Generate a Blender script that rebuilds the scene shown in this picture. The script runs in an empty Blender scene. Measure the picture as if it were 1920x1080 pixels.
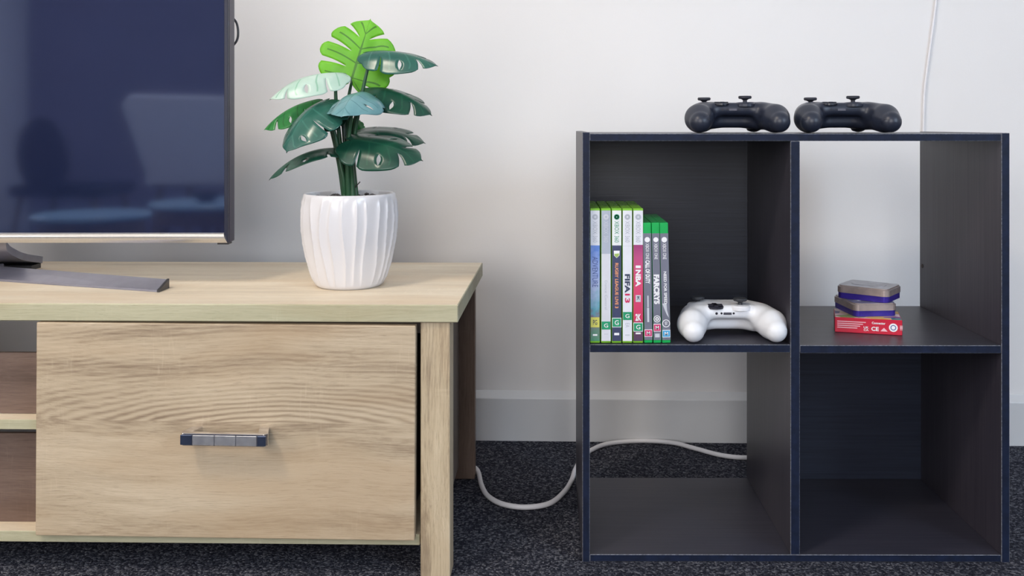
import bpy, bmesh, math, random
import numpy as np
from mathutils import Vector, Matrix
random.seed(7)
sc = bpy.context.scene
COL = sc.collection
PI = math.pi

# ------------------------------------------------------------------ camera, world, lights, exposure
CAMZ = 0.615
FPX = 1780.0
VX, VY = 1019.0, 234.0
cam_d = bpy.data.cameras.new('camera')
cam = bpy.data.objects.new('camera', cam_d); COL.objects.link(cam)
cam.location = (0, 0, CAMZ); cam.rotation_euler = (PI/2, 0, 0)
cam_d.sensor_width = 36; cam_d.lens = FPX/1920*36
cam_d.shift_x = -(VX-960)/1920; cam_d.shift_y = -(540-VY)/1920
cam_d.clip_start = 0.02
sc.camera = cam
sc.view_settings.view_transform = 'Standard'; sc.view_settings.look = 'None'
sc.view_settings.gamma = 1; sc.view_settings.use_curve_mapping = False
sc.view_settings.exposure = -0.10

world = bpy.data.worlds.new('daylight'); sc.world = world; world.use_nodes = True
world.node_tree.nodes['Background'].inputs[0].default_value = (0.75, 0.86, 1.0, 1)
world.node_tree.nodes['Background'].inputs[1].default_value = 1.5

def area(name, loc, target, size, power, color, size_y=None, shape='RECTANGLE'):
    d = bpy.data.lights.new(name, 'AREA'); d.energy = power; d.color = color
    d.shape = shape; d.size = size; d.size_y = size_y or size
    o = bpy.data.objects.new(name, d); COL.objects.link(o); o.location = loc
    o.rotation_euler = (Vector(target)-Vector(loc)).to_track_quat('-Z', 'Y').to_euler()
    return o
# daylight through the window behind the camera, cool light from the side window, ceiling lamp
area('window_daylight', (-0.45, -2.26, 1.25), (-0.45, 1.8, .85), 1.9, 54, (1.0, 0.955, 0.915), 1.5)
area('side_window_daylight', (2.36, -1.1, 1.45), (0.0, 1.2, 0.7), 1.1, 46, (0.64, 0.81, 1.0), 1.1)
area('left_window_daylight', (-2.76, -.55, 1.45), (-0.2, 1.6, 0.5), 0.85, 31, (1.0, 0.94, 0.87), 1.1)
area('ceiling_lamp_light', (-1.15, 0.05, 2.30), (-1.15, 0.3, 0), 0.42, 30, (1.0, 0.88, 0.74), 0.42, 'DISK')

# ------------------------------------------------------------------ helpers
def P(px, py, Y):
    return Vector(((px-VX)/FPX*Y, Y, CAMZ-(py-VY)/FPX*Y))

def tag(o, label=None, cat=None, group=None, kind=None):
    if label: o['label'] = label
    if cat: o['category'] = cat
    if group: o['group'] = group
    if kind: o['kind'] = kind
    return o

def empty(name, loc=(0, 0, 0), rz=0.0, label=None, cat=None, group=None):
    o = bpy.data.objects.new(name, None); COL.objects.link(o)
    o.location = loc; o.rotation_euler = (0, 0, rz); o.empty_display_size = 0.05
    return tag(o, label, cat, group)

def obj(name, me, mat=None, parent=None, smooth=False, loc=None, rot=None, label=None, kind=None):
    if isinstance(me, bmesh.types.BMesh):
        bm = me; me = bpy.data.meshes.new(name); bm.to_mesh(me); bm.free()
    if mat is not None:
        for m in (mat if isinstance(mat, (list, tuple)) else [mat]): me.materials.append(m)
    if smooth:
        me.shade_smooth()
    o = bpy.data.objects.new(name, me); COL.objects.link(o)
    if parent: o.parent = parent
    if loc is not None: o.location = loc
    if rot is not None: o.rotation_euler = rot
    if label: o['label'] = label
    if kind: o['kind'] = kind
    return o

def box(x0, x1, y0, y1, z0, z1, bev=0.0, seg=1, bm=None, mi=0):
    b = bmesh.new()
    r = bmesh.ops.create_cube(b, size=1)
    for v in b.verts:
        v.co = Vector((x0+(v.co.x+.5)*(x1-x0), y0+(v.co.y+.5)*(y1-y0), z0+(v.co.z+.5)*(z1-z0)))
    if bev > 0:
        bmesh.ops.bevel(b, geom=list(b.edges), offset=bev, segments=seg, profile=0.5, affect='EDGES')
    for f in b.faces: f.material_index = mi
    if bm is None: return b
    me = bpy.data.meshes.new('tmp'); b.to_mesh(me); b.free(); bm.from_mesh(me); bpy.data.meshes.remove(me)
    return bm

def join_bm(bm, b, mi=0):
    for f in b.faces: f.material_index = mi
    me = bpy.data.meshes.new('tmp'); b.to_mesh(me); b.free(); bm.from_mesh(me); bpy.data.meshes.remove(me)
    return bm

def prism(pts, y0, y1, plane='XZ', bev=0.0):
    """extrude a 2D outline; XZ: pts are (x,z) extruded along y; XY: extruded along z; YZ along x"""
    b = bmesh.new()
    def mk(p, h):
        return {'XZ': (p[0], h, p[1]), 'XY': (p[0], p[1], h), 'YZ': (h, p[0], p[1])}[plane]
    a = [b.verts.new(mk(p, y0)) for p in pts]; c = [b.verts.new(mk(p, y1)) for p in pts]
    b.faces.new(a); b.faces.new(c[::-1])
    n = len(pts)
    for i in range(n):
        b.faces.new((a[i], c[i], c[(i+1) % n], a[(i+1) % n]))
    bmesh.ops.recalc_face_normals(b, faces=b.faces)
    if bev > 0:
        bmesh.ops.bevel(b, geom=list(b.edges), offset=bev, segments=2, profile=0.5, affect='EDGES')
    return b

def lathe(prof, seg=48, bm=None, centre=(0, 0, 0), fn=None):
    b = bm or bmesh.new(); rings = []
    for (r, z) in prof:
        ring = []
        for k in range(seg):
            a = 2*PI*k/seg
            rr = fn(r, z, a) if fn else r
            ring.append(b.verts.new((centre[0]+rr*math.cos(a), centre[1]+rr*math.sin(a), centre[2]+z)))
        rings.append(ring)
    for i in range(len(rings)-1):
        for k in range(seg):
            k2 = (k+1) % seg
            b.faces.new((rings[i][k], rings[i][k2], rings[i+1][k2], rings[i+1][k]))
    b.faces.new(rings[0][::-1]); b.faces.new(rings[-1])
    return b

def catmull(pts, n=10):
    pts = [Vector(p) for p in pts]
    ext = [pts[0]*2-pts[1]]+pts+[pts[-1]*2-pts[-2]]
    out = []
    for i in range(1, len(ext)-2):
        p0, p1, p2, p3 = ext[i-1:i+3]
        for k in range(n):
            t = k/n
            out.append(0.5*((2*p1)+(p2-p0)*t+(2*p0-5*p1+4*p2-p3)*t*t+(3*p1-p0-3*p2+p3)*t**3))
    out.append(pts[-1])
    return out

def tube(pts, radii, seg=10, bm=None):
    b = bm or bmesh.new()
    if not hasattr(radii, '__len__'): radii = [radii]*len(pts)
    up = Vector((0.13, 0.21, 0.97)).normalized(); rings = []
    t_prev = None; u = None
    for i, p in enumerate(pts):
        t = (pts[min(i+1, len(pts)-1)]-pts[max(i-1, 0)]).normalized()
        if u is None:
            u = t.cross(up).normalized()
        else:
            u = (u - t*u.dot(t)).normalized()
        w = t.cross(u)
        rings.append([b.verts.new(p+(u*math.cos(2*PI*k/seg)+w*math.sin(2*PI*k/seg))*radii[i]) for k in range(seg)])
    for i in range(len(rings)-1):
        for k in range(seg):
            k2 = (k+1) % seg
            b.faces.new((rings[i][k], rings[i][k2], rings[i+1][k2], rings[i+1][k]))
    b.faces.new(rings[0][::-1]); b.faces.new(rings[-1])
    bmesh.ops.recalc_face_normals(b, faces=b.faces)
    return b

def rounded_rect(cx, cy, w, h, r, n=5):
    pts = []
    for (sx, sy, a0) in ((1, 1, 0), (-1, 1, 90), (-1, -1, 180), (1, -1, 270)):
        for k in range(n+1):
            a = math.radians(a0+90*k/n)
            pts.append((cx+sx*(w/2-r)+r*math.cos(a), cy+sy*(h/2-r)+r*math.sin(a)))
    return pts

# ------------------------------------------------------------------ materials
class NT:
    def __init__(s, name):
        s.m = bpy.data.materials.new(name); s.m.use_nodes = True
        s.t = s.m.node_tree; s.n = s.t.nodes; s.l = s.t.links
        s.b = s.n['Principled BSDF']; s.out = s.n['Material Output']
        s.co = None
    def add(s, ty, **kw):
        x = s.n.new(ty)
        for k, v in kw.items():
            if k.startswith('i_'):
                key = k[2:]; key = int(key) if key.isdigit() else key.replace('_', ' ')
                x.inputs[key].default_value = v
            else: setattr(x, k, v)
        return x
    def link(s, a, b): s.l.new(a, b)
    def coords(s, scale=(1, 1, 1), rot=(0, 0, 0), loc=(0, 0, 0)):
        if s.co is None: s.co = s.add('ShaderNodeTexCoord')
        mp = s.add('ShaderNodeMapping'); s.link(s.co.outputs['Object'], mp.inputs[0])
        mp.inputs['Scale'].default_value = scale; mp.inputs['Rotation'].default_value = rot; mp.inputs['Location'].default_value = loc
        return mp.outputs[0]
    def noise(s, vec, scale=1, detail=4, rough=.5, dist=0):
        x = s.add('ShaderNodeTexNoise'); s.link(vec, x.inputs['Vector'])
        x.inputs['Scale'].default_value = scale; x.inputs['Detail'].default_value = detail
        x.inputs['Roughness'].default_value = rough; x.inputs['Distortion'].default_value = dist
        return x.outputs['Fac']
    def ramp(s, fac, stops):
        r = s.add('ShaderNodeValToRGB'); s.link(fac, r.inputs[0])
        e = r.color_ramp.elements
        while len(e) < len(stops): e.new(0.5)
        for i, (p, c) in enumerate(stops):
            e[i].position = p; e[i].color = (*c, 1) if hasattr(c, '__len__') else (c, c, c, 1)
        return r.outputs[0]
    def math(s, op, a, b=None, c=None):
        x = s.add('ShaderNodeMath', operation=op)
        for i, v in enumerate((a, b, c)):
            if v is None: continue
            if isinstance(v, (int, float)): x.inputs[i].default_value = v
            else: s.link(v, x.inputs[i])
        return x.outputs[0]
    def mix(s, fac, a, b, mode='MIX'):
        x = s.add('ShaderNodeMix', data_type='RGBA', blend_type=mode)
        for sock, v in ((x.inputs[0], fac), (x.inputs[6], a), (x.inputs[7], b)):
            if isinstance(v, (int, float)): sock.default_value = v
            elif isinstance(v, tuple): sock.default_value = (*v, 1)
            else: s.link(v, sock)
        return x.outputs[2]
    def bump(s, h, strength=.3, dist=.001):
        x = s.add('ShaderNodeBump'); x.inputs['Strength'].default_value = strength; x.inputs['Distance'].default_value = dist
        s.link(h, x.inputs['Height']); s.link(x.outputs[0], s.b.inputs['Normal'])

def plain(name, col, rough=.5, metal=0.0, spec=.5, coat=0.0, noise=0.04, nscale=40, bump=0.0):
    t = NT(name); v = t.coords()
    f = t.noise(v, nscale, 3)
    a = tuple(max(0, c*(1-noise)) for c in col); b = tuple(min(1, c*(1+noise)) for c in col)
    t.link(t.ramp(f, [(.35, a), (.65, b)]), t.b.inputs['Base Color'])
    t.b.inputs['Roughness'].default_value = rough; t.b.inputs['Metallic'].default_value = metal
    t.b.inputs['Specular IOR Level'].default_value = spec; t.b.inputs['Coat Weight'].default_value = coat
    t.b.inputs['Coat Roughness'].default_value = 0.08
    if bump: t.bump(f, bump, .0005)
    return t.m

def wood(name, light, mid, dark, vertical=False, y_axis=False, rings=False, rough=.5, contrast=1.0):
    """oak foil: grain runs along x (or z when vertical)"""
    t = NT(name)
    rot = (0, PI/2, 0) if vertical else (0, 0, 0)
    v = t.coords(rot=rot)
    # low frequency warp of the grain
    w = t.add('ShaderNodeTexNoise'); t.link(v, w.inputs['Vector']); w.inputs['Scale'].default_value = 3.0; w.inputs['Detail'].default_value = 2
    wv = t.add('ShaderNodeVectorMath', operation='SCALE'); t.link(w.outputs['Color'], wv.inputs[0]); wv.inputs['Scale'].default_value = 0.035
    ad = t.add('ShaderNodeVectorMath', operation='ADD'); t.link(v, ad.inputs[0]); t.link(wv.outputs[0], ad.inputs[1])
    def st(sx, sz):
        m = t.add('ShaderNodeMapping'); t.link(ad.outputs[0], m.inputs[0]); m.inputs['Scale'].default_value = (sx, sz, sz); return m.outputs[0]
    broad = t.noise(st(2.2, 26), 1, 3, .55)
    fine = t.noise(st(22, 420), 1, 4, .7)
    pores = t.noise(st(38, 900), 1, 2, .6)
    f = t.math('MULTIPLY_ADD', broad, .62, t.math('MULTIPLY', fine, .38))
    if rings:
        # cathedral figure in the upper board: stacked arches around a centre on the seam
        sp = t.add('ShaderNodeSeparateXYZ'); t.link(ad.outputs[0], sp.inputs[0])
        cx, cz = rings
        dx0 = t.math('SUBTRACT', sp.outputs['X'], cx); dx = t.math('MULTIPLY', dx0, t.math('SUBTRACT', 1.0, t.math('MULTIPLY', t.math('GREATER_THAN', dx0, 0.0), .42))); dz = t.math('SUBTRACT', sp.outputs['Z'], cz)
        d = t.math('SQRT', t.math('ADD', t.math('POWER', t.math('MULTIPLY', dx, 1.0), 2.0), t.math('POWER', t.math('MULTIPLY', dz, 4.3), 2.0)))
        n2 = t.noise(st(6, 18), 1, 3, .5)
        arch = t.math('SINE', t.math('ADD', t.math('MULTIPLY', d, 235.0), t.math('MULTIPLY', n2, 13.0)))
        arch = t.math('MULTIPLY_ADD', arch, .5, .5)
        # plank seam: only above it
        rawsp = t.add('ShaderNodeSeparateXYZ'); t.link(v, rawsp.inputs[0])
        up = t.math('GREATER_THAN', rawsp.outputs['Z'], t.math('SUBTRACT', cz, t.math('MULTIPLY', rawsp.outputs['X'], .0)))
        fade = t.math('SUBTRACT', 1.0, t.math('MULTIPLY', t.math('MINIMUM', d, .34), 2.3))
        fade = t.math('MAXIMUM', fade, .12)
        k = t.math('MULTIPLY', t.math('MULTIPLY', up, fade), .85)
        inv = t.math('SUBTRACT', 1.0, k)
        f = t.math('ADD', t.math('MULTIPLY', f, inv), t.math('MULTIPLY', t.math('MULTIPLY_ADD', arch, .30, .34), k))
    lo, hi = .5-.2/contrast, .5+.17/contrast
    c = t.ramp(f, [(lo, dark), (.47, mid), (hi, light)])
    # cross-sawn flecks
    fl = t.noise(t.coords(scale=(260, 30, 30) if not vertical else (30, 30, 260)), 1, 2, .5)
    patch = t.noise(t.coords(), 14, 2)
    fm = t.math('MULTIPLY', t.ramp(fl, [(.55, 0), (.7, 1)]), t.ramp(patch, [(.52, 0), (.68, 1)]))
    c = t.mix(t.math('MULTIPLY', fm, .22), c, tuple(min(1, x*1.18) for x in light))
    pm = t.ramp(pores, [(.30, 1), (.42, 0)])
    c = t.mix(t.math('MULTIPLY', pm, .35), c, tuple(x*.75 for x in dark))
    bl = t.noise(st(3.0, 15), 1, 2, .5)
    c = t.mix(t.math('MULTIPLY', t.ramp(bl, [(.48, 0), (.68, 1)]), .45), c, tuple(m_*k_ for m_, k_ in zip(mid, (.92, .80, .68))))
    t.link(c, t.b.inputs['Base Color'])
    t.b.inputs['Roughness'].default_value = rough
    t.bump(t.math('ADD', fine, t.math('MULTIPLY', pores, .6)), .25, .0006)
    return t.m

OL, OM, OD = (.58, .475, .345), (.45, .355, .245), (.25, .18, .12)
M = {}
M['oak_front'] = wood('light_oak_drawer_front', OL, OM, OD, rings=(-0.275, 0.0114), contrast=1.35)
M['oak'] = wood('toplit_oak_long_grain', (.86, .76, .60), (.74, .63, .475), (.55, .45, .33), contrast=1.0)  # paler than the front oak: overhead light is put into the colour
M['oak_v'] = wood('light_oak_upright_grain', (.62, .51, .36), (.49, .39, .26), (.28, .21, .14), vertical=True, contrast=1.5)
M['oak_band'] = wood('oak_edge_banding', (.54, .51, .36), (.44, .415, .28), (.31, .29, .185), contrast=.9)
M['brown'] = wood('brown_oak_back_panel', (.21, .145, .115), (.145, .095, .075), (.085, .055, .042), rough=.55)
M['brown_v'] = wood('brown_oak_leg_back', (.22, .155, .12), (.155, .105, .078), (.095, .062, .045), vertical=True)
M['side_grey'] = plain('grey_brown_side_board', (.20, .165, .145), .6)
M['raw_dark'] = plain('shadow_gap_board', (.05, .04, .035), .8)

def black_board(name, vertical=False, lo=(.022, .023, .036), hi=(.044, .042, .060)):
    t = NT(name)
    v = t.coords(scale=(6, 300, 300) if not vertical else (300, 300, 6))
    f = t.noise(v, 1, 4, .65)
    t.link(t.ramp(f, [(.3, lo), (.7, hi)]), t.b.inputs['Base Color'])
    t.b.inputs['Roughness'].default_value = .38
    t.b.inputs['Specular IOR Level'].default_value = .55
    t.bump(f, .25, .0004)
    return t.m
M['blk'] = black_board('black_brown_foil_long_grain'); M['blk_v'] = black_board('black_brown_foil_upright_grain', True, (.026, .024, .036), (.056, .050, .066)); M['blk_back'] = black_board('navy_black_back_board', False, (.008, .012, .026), (.018, .024, .046))  # level and upright foils lightened: surface reflection is put into their colour
M['blk_edge'] = plain('navy_black_edge_band', (.006, .011, .032), .55, spec=.25, noise=.25, nscale=90)
M['edge_line'] = plain('worn_pale_board_arris', (.13, .14, .17), .6, noise=.5, nscale=400)

def wall_mat():
    t = NT('white_painted_plaster'); v = t.coords()
    f = t.noise(v, 1.6, 3); g = t.noise(v, 260, 3)
    t.link(t.ramp(f, [(.3, (.80, .785, .785)), (.7, (.84, .83, .835))]), t.b.inputs['Base Color'])
    t.b.inputs['Roughness'].default_value = .72; t.bump(g, .12, .0008)
    return t.m
M['wall'] = wall_mat()
M['skirt'] = plain('satin_white_skirting', (.68, .69, .71), .4, noise=.02, nscale=8)
M['ceil'] = plain('white_ceiling', (.82, .82, .81), .8)

def carpet_mat():
    t = NT('charcoal_loop_carpet'); v = t.coords()
    n1 = t.noise(v, 260, 3, .7); n2 = t.noise(v, 620, 2, .6)
    vo = t.add('ShaderNodeTexVoronoi'); t.link(v, vo.inputs['Vector']); vo.inputs['Scale'].default_value = 330
    sepc = t.add('ShaderNodeSeparateColor'); t.link(vo.outputs['Color'], sepc.inputs[0])
    f = t.math('MULTIPLY_ADD', n1, .45, t.math('MULTIPLY', sepc.outputs[0], .55))
    c = t.ramp(f, [(.25, (.016, .018, .030)), (.5, (.040, .043, .062)), (.66, (.10, .104, .13)), (.86, (.28, .285, .32))])
    t.link(c, t.b.inputs['Base Color']); t.b.inputs['Roughness'].default_value = .95
    t.b.inputs['Specular IOR Level'].default_value = .1
    t.bump(t.math('ADD', t.math('MULTIPLY', vo.outputs['Distance'], -1.0), n2), .9, .004)
    return t.m
M['carpet'] = carpet_mat()

# ------------------------------------------------------------------ room
WY = lambda x: 1.845 - 0.030*x      # front face of the skirting
WANG = math.atan(-0.030)
def struct(name, me, mat, **kw):
    o = obj(name, me, mat, **kw); o['kind'] = 'structure'; return o
XL, XR, YF, ZC = -2.8, 2.4, -2.3, 2.4
struct('floor', box(XL-.1, XR+.1, YF-.1, 2.1, -.05, 0), M['carpet'])
struct('ceiling', box(XL-.1, XR+.1, YF-.1, 2.1, ZC, ZC+.05), M['ceil'])
wb = struct('wall_back', box(XL-.3, XR+.3, 0, .1, 0, ZC), M['wall'], loc=(0, WY(0)+.013, 0), rot=(0, 0, WANG))
skp = [(0, 0), (0, .0815), (.0006, .0832), (.0118, .0945), (.013, .095), (.013, 0)]
struct('baseboard_back', prism(skp, XL-.1, XR+.1, 'YZ'), M['skirt'], loc=(0, WY(0), 0), rot=(0, 0, WANG))

struct('baseboard_left', box(XL, XL+.013, YF, 1.92, 0, .095, .002), M['skirt'])
def wall_open(name, axis, at, a0, a1, w0, w1, z0, z1, mat='wall'):
    bm = bmesh.new()
    for (p, q, r, s) in ((a0, w0, 0, ZC), (w1, a1, 0, ZC), (w0, w1, 0, z0), (w0, w1, z1, ZC)):
        if axis == 'x': box(p, q, at-.1, at, r, s, bm=bm)
        else: box(at, at+.1, p, q, r, s, bm=bm)
    struct(name, bm, M[mat])
M['wall_dim'] = plain('unseen_wall_darkened_slate_blue', (.27, .26, .37), .7, noise=.05, nscale=3)  # unseen wall coloured dark to give the screen reflection contrast
wall_open('wall_front', 'x', YF, XL, XR, -1.45, .55, .45, 2.05, 'wall_dim')
wall_open('wall_right', 'y', XR, YF, 2.1, -1.7, -.5, .85, 2.05)
wall_open('wall_left', 'y', XL-.1, YF, 2.1, -1.0, -.1, .85, 2.05)
glass = NT('clear_window_glass'); glass.b.inputs['Transmission Weight'].default_value = 1; glass.b.inputs['Roughness'].default_value = 0
glass.b.inputs['IOR'].default_value = 1.05
M['frame'] = plain('white_window_frame', (.8, .8, .8), .35)
def window(n, axis, at, w0, w1, z0, z1):
    r = empty('window_%d' % n); r['kind'] = 'structure'
    bm = bmesh.new(); t = .04
    mid = (w0+w1)/2
    rects = [(w0, w1, z0, z0+t), (w0, w1, z1-t, z1), (w0, w0+t, z0, z1), (w1-t, w1, z0, z1), (mid-t/2, mid+t/2, z0, z1)]
    for (p, q, a, b) in rects:
        if axis == 'x': box(p, q, at-.09, at-.05, a, b, bm=bm)
        else: box(at+.05, at+.09, p, q, a, b, bm=bm)
    obj('window_frame', bm, M['frame'], r)
    for (p, q) in ((w0+t, mid-t/2), (mid+t/2, w1-t)):
        if axis == 'x': obj('pane', box(p, q, at-.072, at-.068, z0+t, z1-t), glass.m, r)
        else: obj('pane', box(at+.068, at+.072, p, q, z0+t, z1-t), glass.m, r)
window(1, 'x', YF, -1.45, .55, .45, 2.05)
window(2, 'y', XR, -1.7, -.5, .85, 2.05)
window(3, 'y', XL-.13, -1.0, -.1, .85, 2.05)
cl = empty('ceiling_light', (-1.15, .05, ZC), label='round white lamp flush on the ceiling behind the viewer', cat='lamp')
obj('lamp_housing', lathe([(.24, -.03), (.25, -.02), (.25, 0)], 48), M['frame'], cl, smooth=False)

# ------------------------------------------------------------------ cube shelf unit
SX0, SX1, SY, SD, SH = .0548, .6548, 1.335, .292, .6045
sh = empty('cube_shelf', (SX0, SY, 0), -0.003, 'black-brown four-compartment cube shelf with two backed and two open cells', 'shelf')
W = SX1-SX0
TH = .0103
def board(name, x0, x1, y0, y1, z0, z1, mat, bands):
    b = box(x0, x1, y0, y1, z0, z1, .0007)
    for f in b.faces:
        n = f.normal; f.material_index = 0
    bmesh.ops.recalc_face_normals(b, faces=b.faces)
    b.normal_update()
    for f in b.faces:
        n = f.normal
        if n.y < -.9: f.material_index = 1
        elif n.y < -.3 and f.calc_center_median().y < y0+.002: f.material_index = 2
    return obj(name, b, [mat, M['blk_edge'], M['edge_line']], sh)
board('side_panel', 0, TH, 0, SD, 0, SH, M['blk_v'], 0)
board('side_panel', W-.0115, W, 0, SD, 0, SH-.001, M['blk_v'], 0)
D0, D1 = .2925, .3056
ZB, ZM0, ZM1, ZT0, ZT1 = .0105, .2948, .3058, .5922, .6025
board('bottom_board', TH+.0002, W-.0117, 0.0006, SD, .0006, ZB, M['blk'], 0)
board('top_board', TH+.0002, W-.0117, 0.0006, SD, ZT0, ZT1, M['blk'], 0)
board('divider', D0, D1, .0003, SD, ZB+.0002, ZT0-.0002, M['blk_v'], 0)
board('shelf_board', TH+.0002, D0-.0002, .0008, SD, ZM0, ZM1, M['blk'], 0)
board('shelf_board', D1+.0002, W-.0117, .0008, SD, ZM0-.001, ZM1-.001, M['blk'], 0)
obj('back_panel', box(TH+.0002, D0-.0002, SD-.006, SD-.003, ZM1+.0002, ZT0-.0002), M['blk_back'], sh)
obj('back_panel', box(D1+.0002, W-.0117, SD-.006, SD-.003, ZB+.0002, ZM0-.0012), M['blk_back'], sh)
bm = bmesh.new()
obj('dowel_cap', lathe([(.0035, 0), (.0035, .0006)], 16), M['raw_dark'], sh, loc=(W-.0116, SD-.012, .375), rot=(0, -PI/2, 0))

# ------------------------------------------------------------------ TV cabinet
CZ = .3722
cb = empty('tv_cabinet', (-.1265, 1.285, 0), -0.020, 'light oak low television cabinet with one wide drawer and open shelves', 'cabinet')
# local frame: x runs right (0 = outer face of the right legs), y into depth, z up
TT = .0238
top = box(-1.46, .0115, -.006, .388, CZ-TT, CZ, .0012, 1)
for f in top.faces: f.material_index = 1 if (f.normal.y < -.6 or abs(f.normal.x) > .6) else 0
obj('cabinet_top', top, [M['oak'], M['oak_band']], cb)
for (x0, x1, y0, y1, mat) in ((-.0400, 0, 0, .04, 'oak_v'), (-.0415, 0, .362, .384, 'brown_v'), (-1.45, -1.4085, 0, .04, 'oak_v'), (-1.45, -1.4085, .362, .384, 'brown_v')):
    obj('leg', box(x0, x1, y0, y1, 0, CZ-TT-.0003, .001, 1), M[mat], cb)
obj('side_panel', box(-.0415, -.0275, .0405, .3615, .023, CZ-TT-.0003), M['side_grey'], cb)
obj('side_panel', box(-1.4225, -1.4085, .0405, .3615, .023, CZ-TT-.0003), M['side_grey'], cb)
# bottom board, drawer bay walls
ZBT = .0535
zb0, zb1 = .0428, .0575
b = box(-1.408, -.042, .006, .375, zb0, zb1, .0006)
for f in b.faces: f.material_index = 1 if f.normal.y < -.6 else 0
obj('bottom_board', b, [M['oak'], M['oak_band']], cb)
for x in (-.548, -.905):
    b = box(x-.015, x, .014, .375, zb1+.0003, CZ-TT-.0003, .0006)
    obj('divider', b, M['oak_v'], cb)
# middle shelf of the open bay
b = box(-.9048, -.5632, .004, .375, .1975, .2110, .0006)
for f in b.faces: f.material_index = 1 if f.normal.y < -.6 else 0
obj('shelf_board', b, [M['oak'], M['oak_band']], cb)
obj('back_panel', box(-.9048, -.5632, .030, .036, .2115, .2965), M['brown'], cb)
obj('back_panel', box(-.9048, -.5632, .036, .042, zb1+.0003, .1820), M['brown'], cb)
# recessed rail above the drawers, shadow gap
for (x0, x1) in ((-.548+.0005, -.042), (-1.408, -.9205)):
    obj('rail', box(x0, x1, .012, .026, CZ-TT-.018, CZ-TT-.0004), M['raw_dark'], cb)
# drawers
def drawer(x0, x1, mat, roll):
    zt, zbm = .3475-.004, .0535
    d = obj('drawer', box(x0, x1, -.006, .010, zbm-.2, zt-.2, .0014, 2), mat, cb, loc=(0, 0, .2), rot=(0, roll, 0))
    bx = bmesh.new(); ix0, ix1 = x0+.022, x1-.012
    box(ix0, ix0+.012, .0105, .34, zbm-.18, zt-.215, bm=bx); box(ix1-.012, ix1, .0105, .34, zbm-.18, zt-.215, bm=bx)
    box(ix0, ix1, .328, .34, zbm-.18, zt-.215, bm=bx); box(ix0, ix1, .0105, .34, zbm-.185, zbm-.18, bm=bx)
    obj('drawer_box', bx, M['side_grey'], d)
    return d
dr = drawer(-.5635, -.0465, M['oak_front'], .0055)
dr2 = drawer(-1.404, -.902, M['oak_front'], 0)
M['chrome'] = plain('polished_chrome', (.80, .80, .82), .14, metal=1, noise=.02)
M['chrome_dark'] = plain('dark_blue_chrome', (.10, .13, .22), .2, metal=.8, noise=.1)
M['pane_refl'] = plain('painted_pane_reflection', (.86, .87, .93), .16, metal=.85, noise=.12, nscale=150)
def handle(parent, cx, cz, roll=0.006):
    # bow handle: flat bar on two short arms, with window-pane reflections built as three pale panels
    L, H, T, DP = .1165, .0165, .005, .030
    g = bmesh.new()
    out = [(-L/2+.006, -.006), (-L/2, -.006-DP+.006), (-L/2+.004, -.006-DP), (L/2-.004, -.006-DP), (L/2, -.006-DP+.006), (L/2-.006, -.006),
           (L/2-.020, -.006), (L/2-.014, -.006-DP+.008), (-L/2+.014, -.006-DP+.008), (-L/2+.020, -.006)]
    bmh = prism(out, -H/2, H/2, 'XY', .0008)
    h = obj('handle', bmh, M['chrome'], parent, loc=(cx, 0, cz), rot=(0, roll, 0), label='chrome bow handle')
    yf = -.006-DP
    for (a, b2, m) in ((-.0570, -.0415, 'chrome_dark'), (.0455, .0570, 'chrome_dark')):
        obj('end_cap', box(a, b2, yf-.0008, yf+.002, -H/2+.001, H/2-.0022, .0006), M[m], h)
    for (a, b2) in ((-.0405, -.0120), (-.0110, .0165), (.0175, .0445)):
        obj('reflected_pane', box(a, b2, yf-.0006, yf+.002, -H/2+.001, H/2-.0025, .0004), M['pane_refl'], h)
handle(dr, -.2965, -.0035)
handle(dr2, -1.155, -.0085)
# white cables lying inside the open bay behind the lower panel
M['cable'] = plain('white_plastic_cable', (.78, .77, .80), .38, noise=.02)
cbl = obj('coiled_cable', tube(catmull([(-.98, 1.41, .10), (-.92, 1.40, .175), (-.86, 1.39, .1885), (-.80, 1.40, .1845), (-.755, 1.385, .1885), (-.72, 1.42, .15)], 8), .0042), M['cable'], smooth=True)
cbl.name = 'power_cable'; tag(cbl, 'white cable piled behind the lower shelf panel of the oak cabinet', 'cable')

# ------------------------------------------------------------------ television
M['tv_body'] = plain('black_purple_plastic', (.028, .025, .05), .35)
M['tv_edge'] = plain('satin_dark_bezel', (.02, .022, .04), .25)
M['silver'] = plain('brushed_silver_trim', (.62, .60, .58), .30, metal=.8, noise=.03, nscale=300)
M['stand'] = plain('dark_titanium_stand', (.27, .27, .33), .33, metal=.5, noise=.05)
M['stand_dk'] = plain('dark_stand_edge', (.03, .03, .035), .35)
scr = NT('dark_glass_screen'); v = scr.coords(); f = scr.noise(v, 3, 2)
scr.link(scr.ramp(f, [(.3, (.008, .014, .042)), (.7, (.012, .016, .046))]), scr.b.inputs['Base Color'])
scr.b.inputs['Roughness'].default_value = .055; scr.b.inputs['IOR'].default_value = 1.9; scr.b.inputs['Specular IOR Level'].default_value = 1.0
scr.b.inputs['Specular Tint'].default_value = (.62, .72, 1, 1)
TX, TY = -.905, 1.43
tv = empty('television', (TX, TY, CZ), 0, 'large flat screen television with silver lower trim on the oak cabinet', 'television')
xr = -.4735-TX   # outer right of the front face
def T(px, py, Y): 
    p = P(px, py, Y); return (p.x-TX, p.y-TY, p.z-CZ)
zb = T(0, 454.8, 1.43)[2]; zs = T(0, 436, 1.43)[2]
zt = zb+.53
obj('housing', box(-xr, xr, .001, .026, zb, zt, .0015, 2), M['tv_body'], tv)
obj('rear_housing', prism([(.026, zb+.05), (.055, zb+.10), (.055, zt-.18), (.026, zt-.06)], -xr+.10, xr-.13, 'YZ'), M['tv_body'], tv)
fr = bmesh.new()
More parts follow.
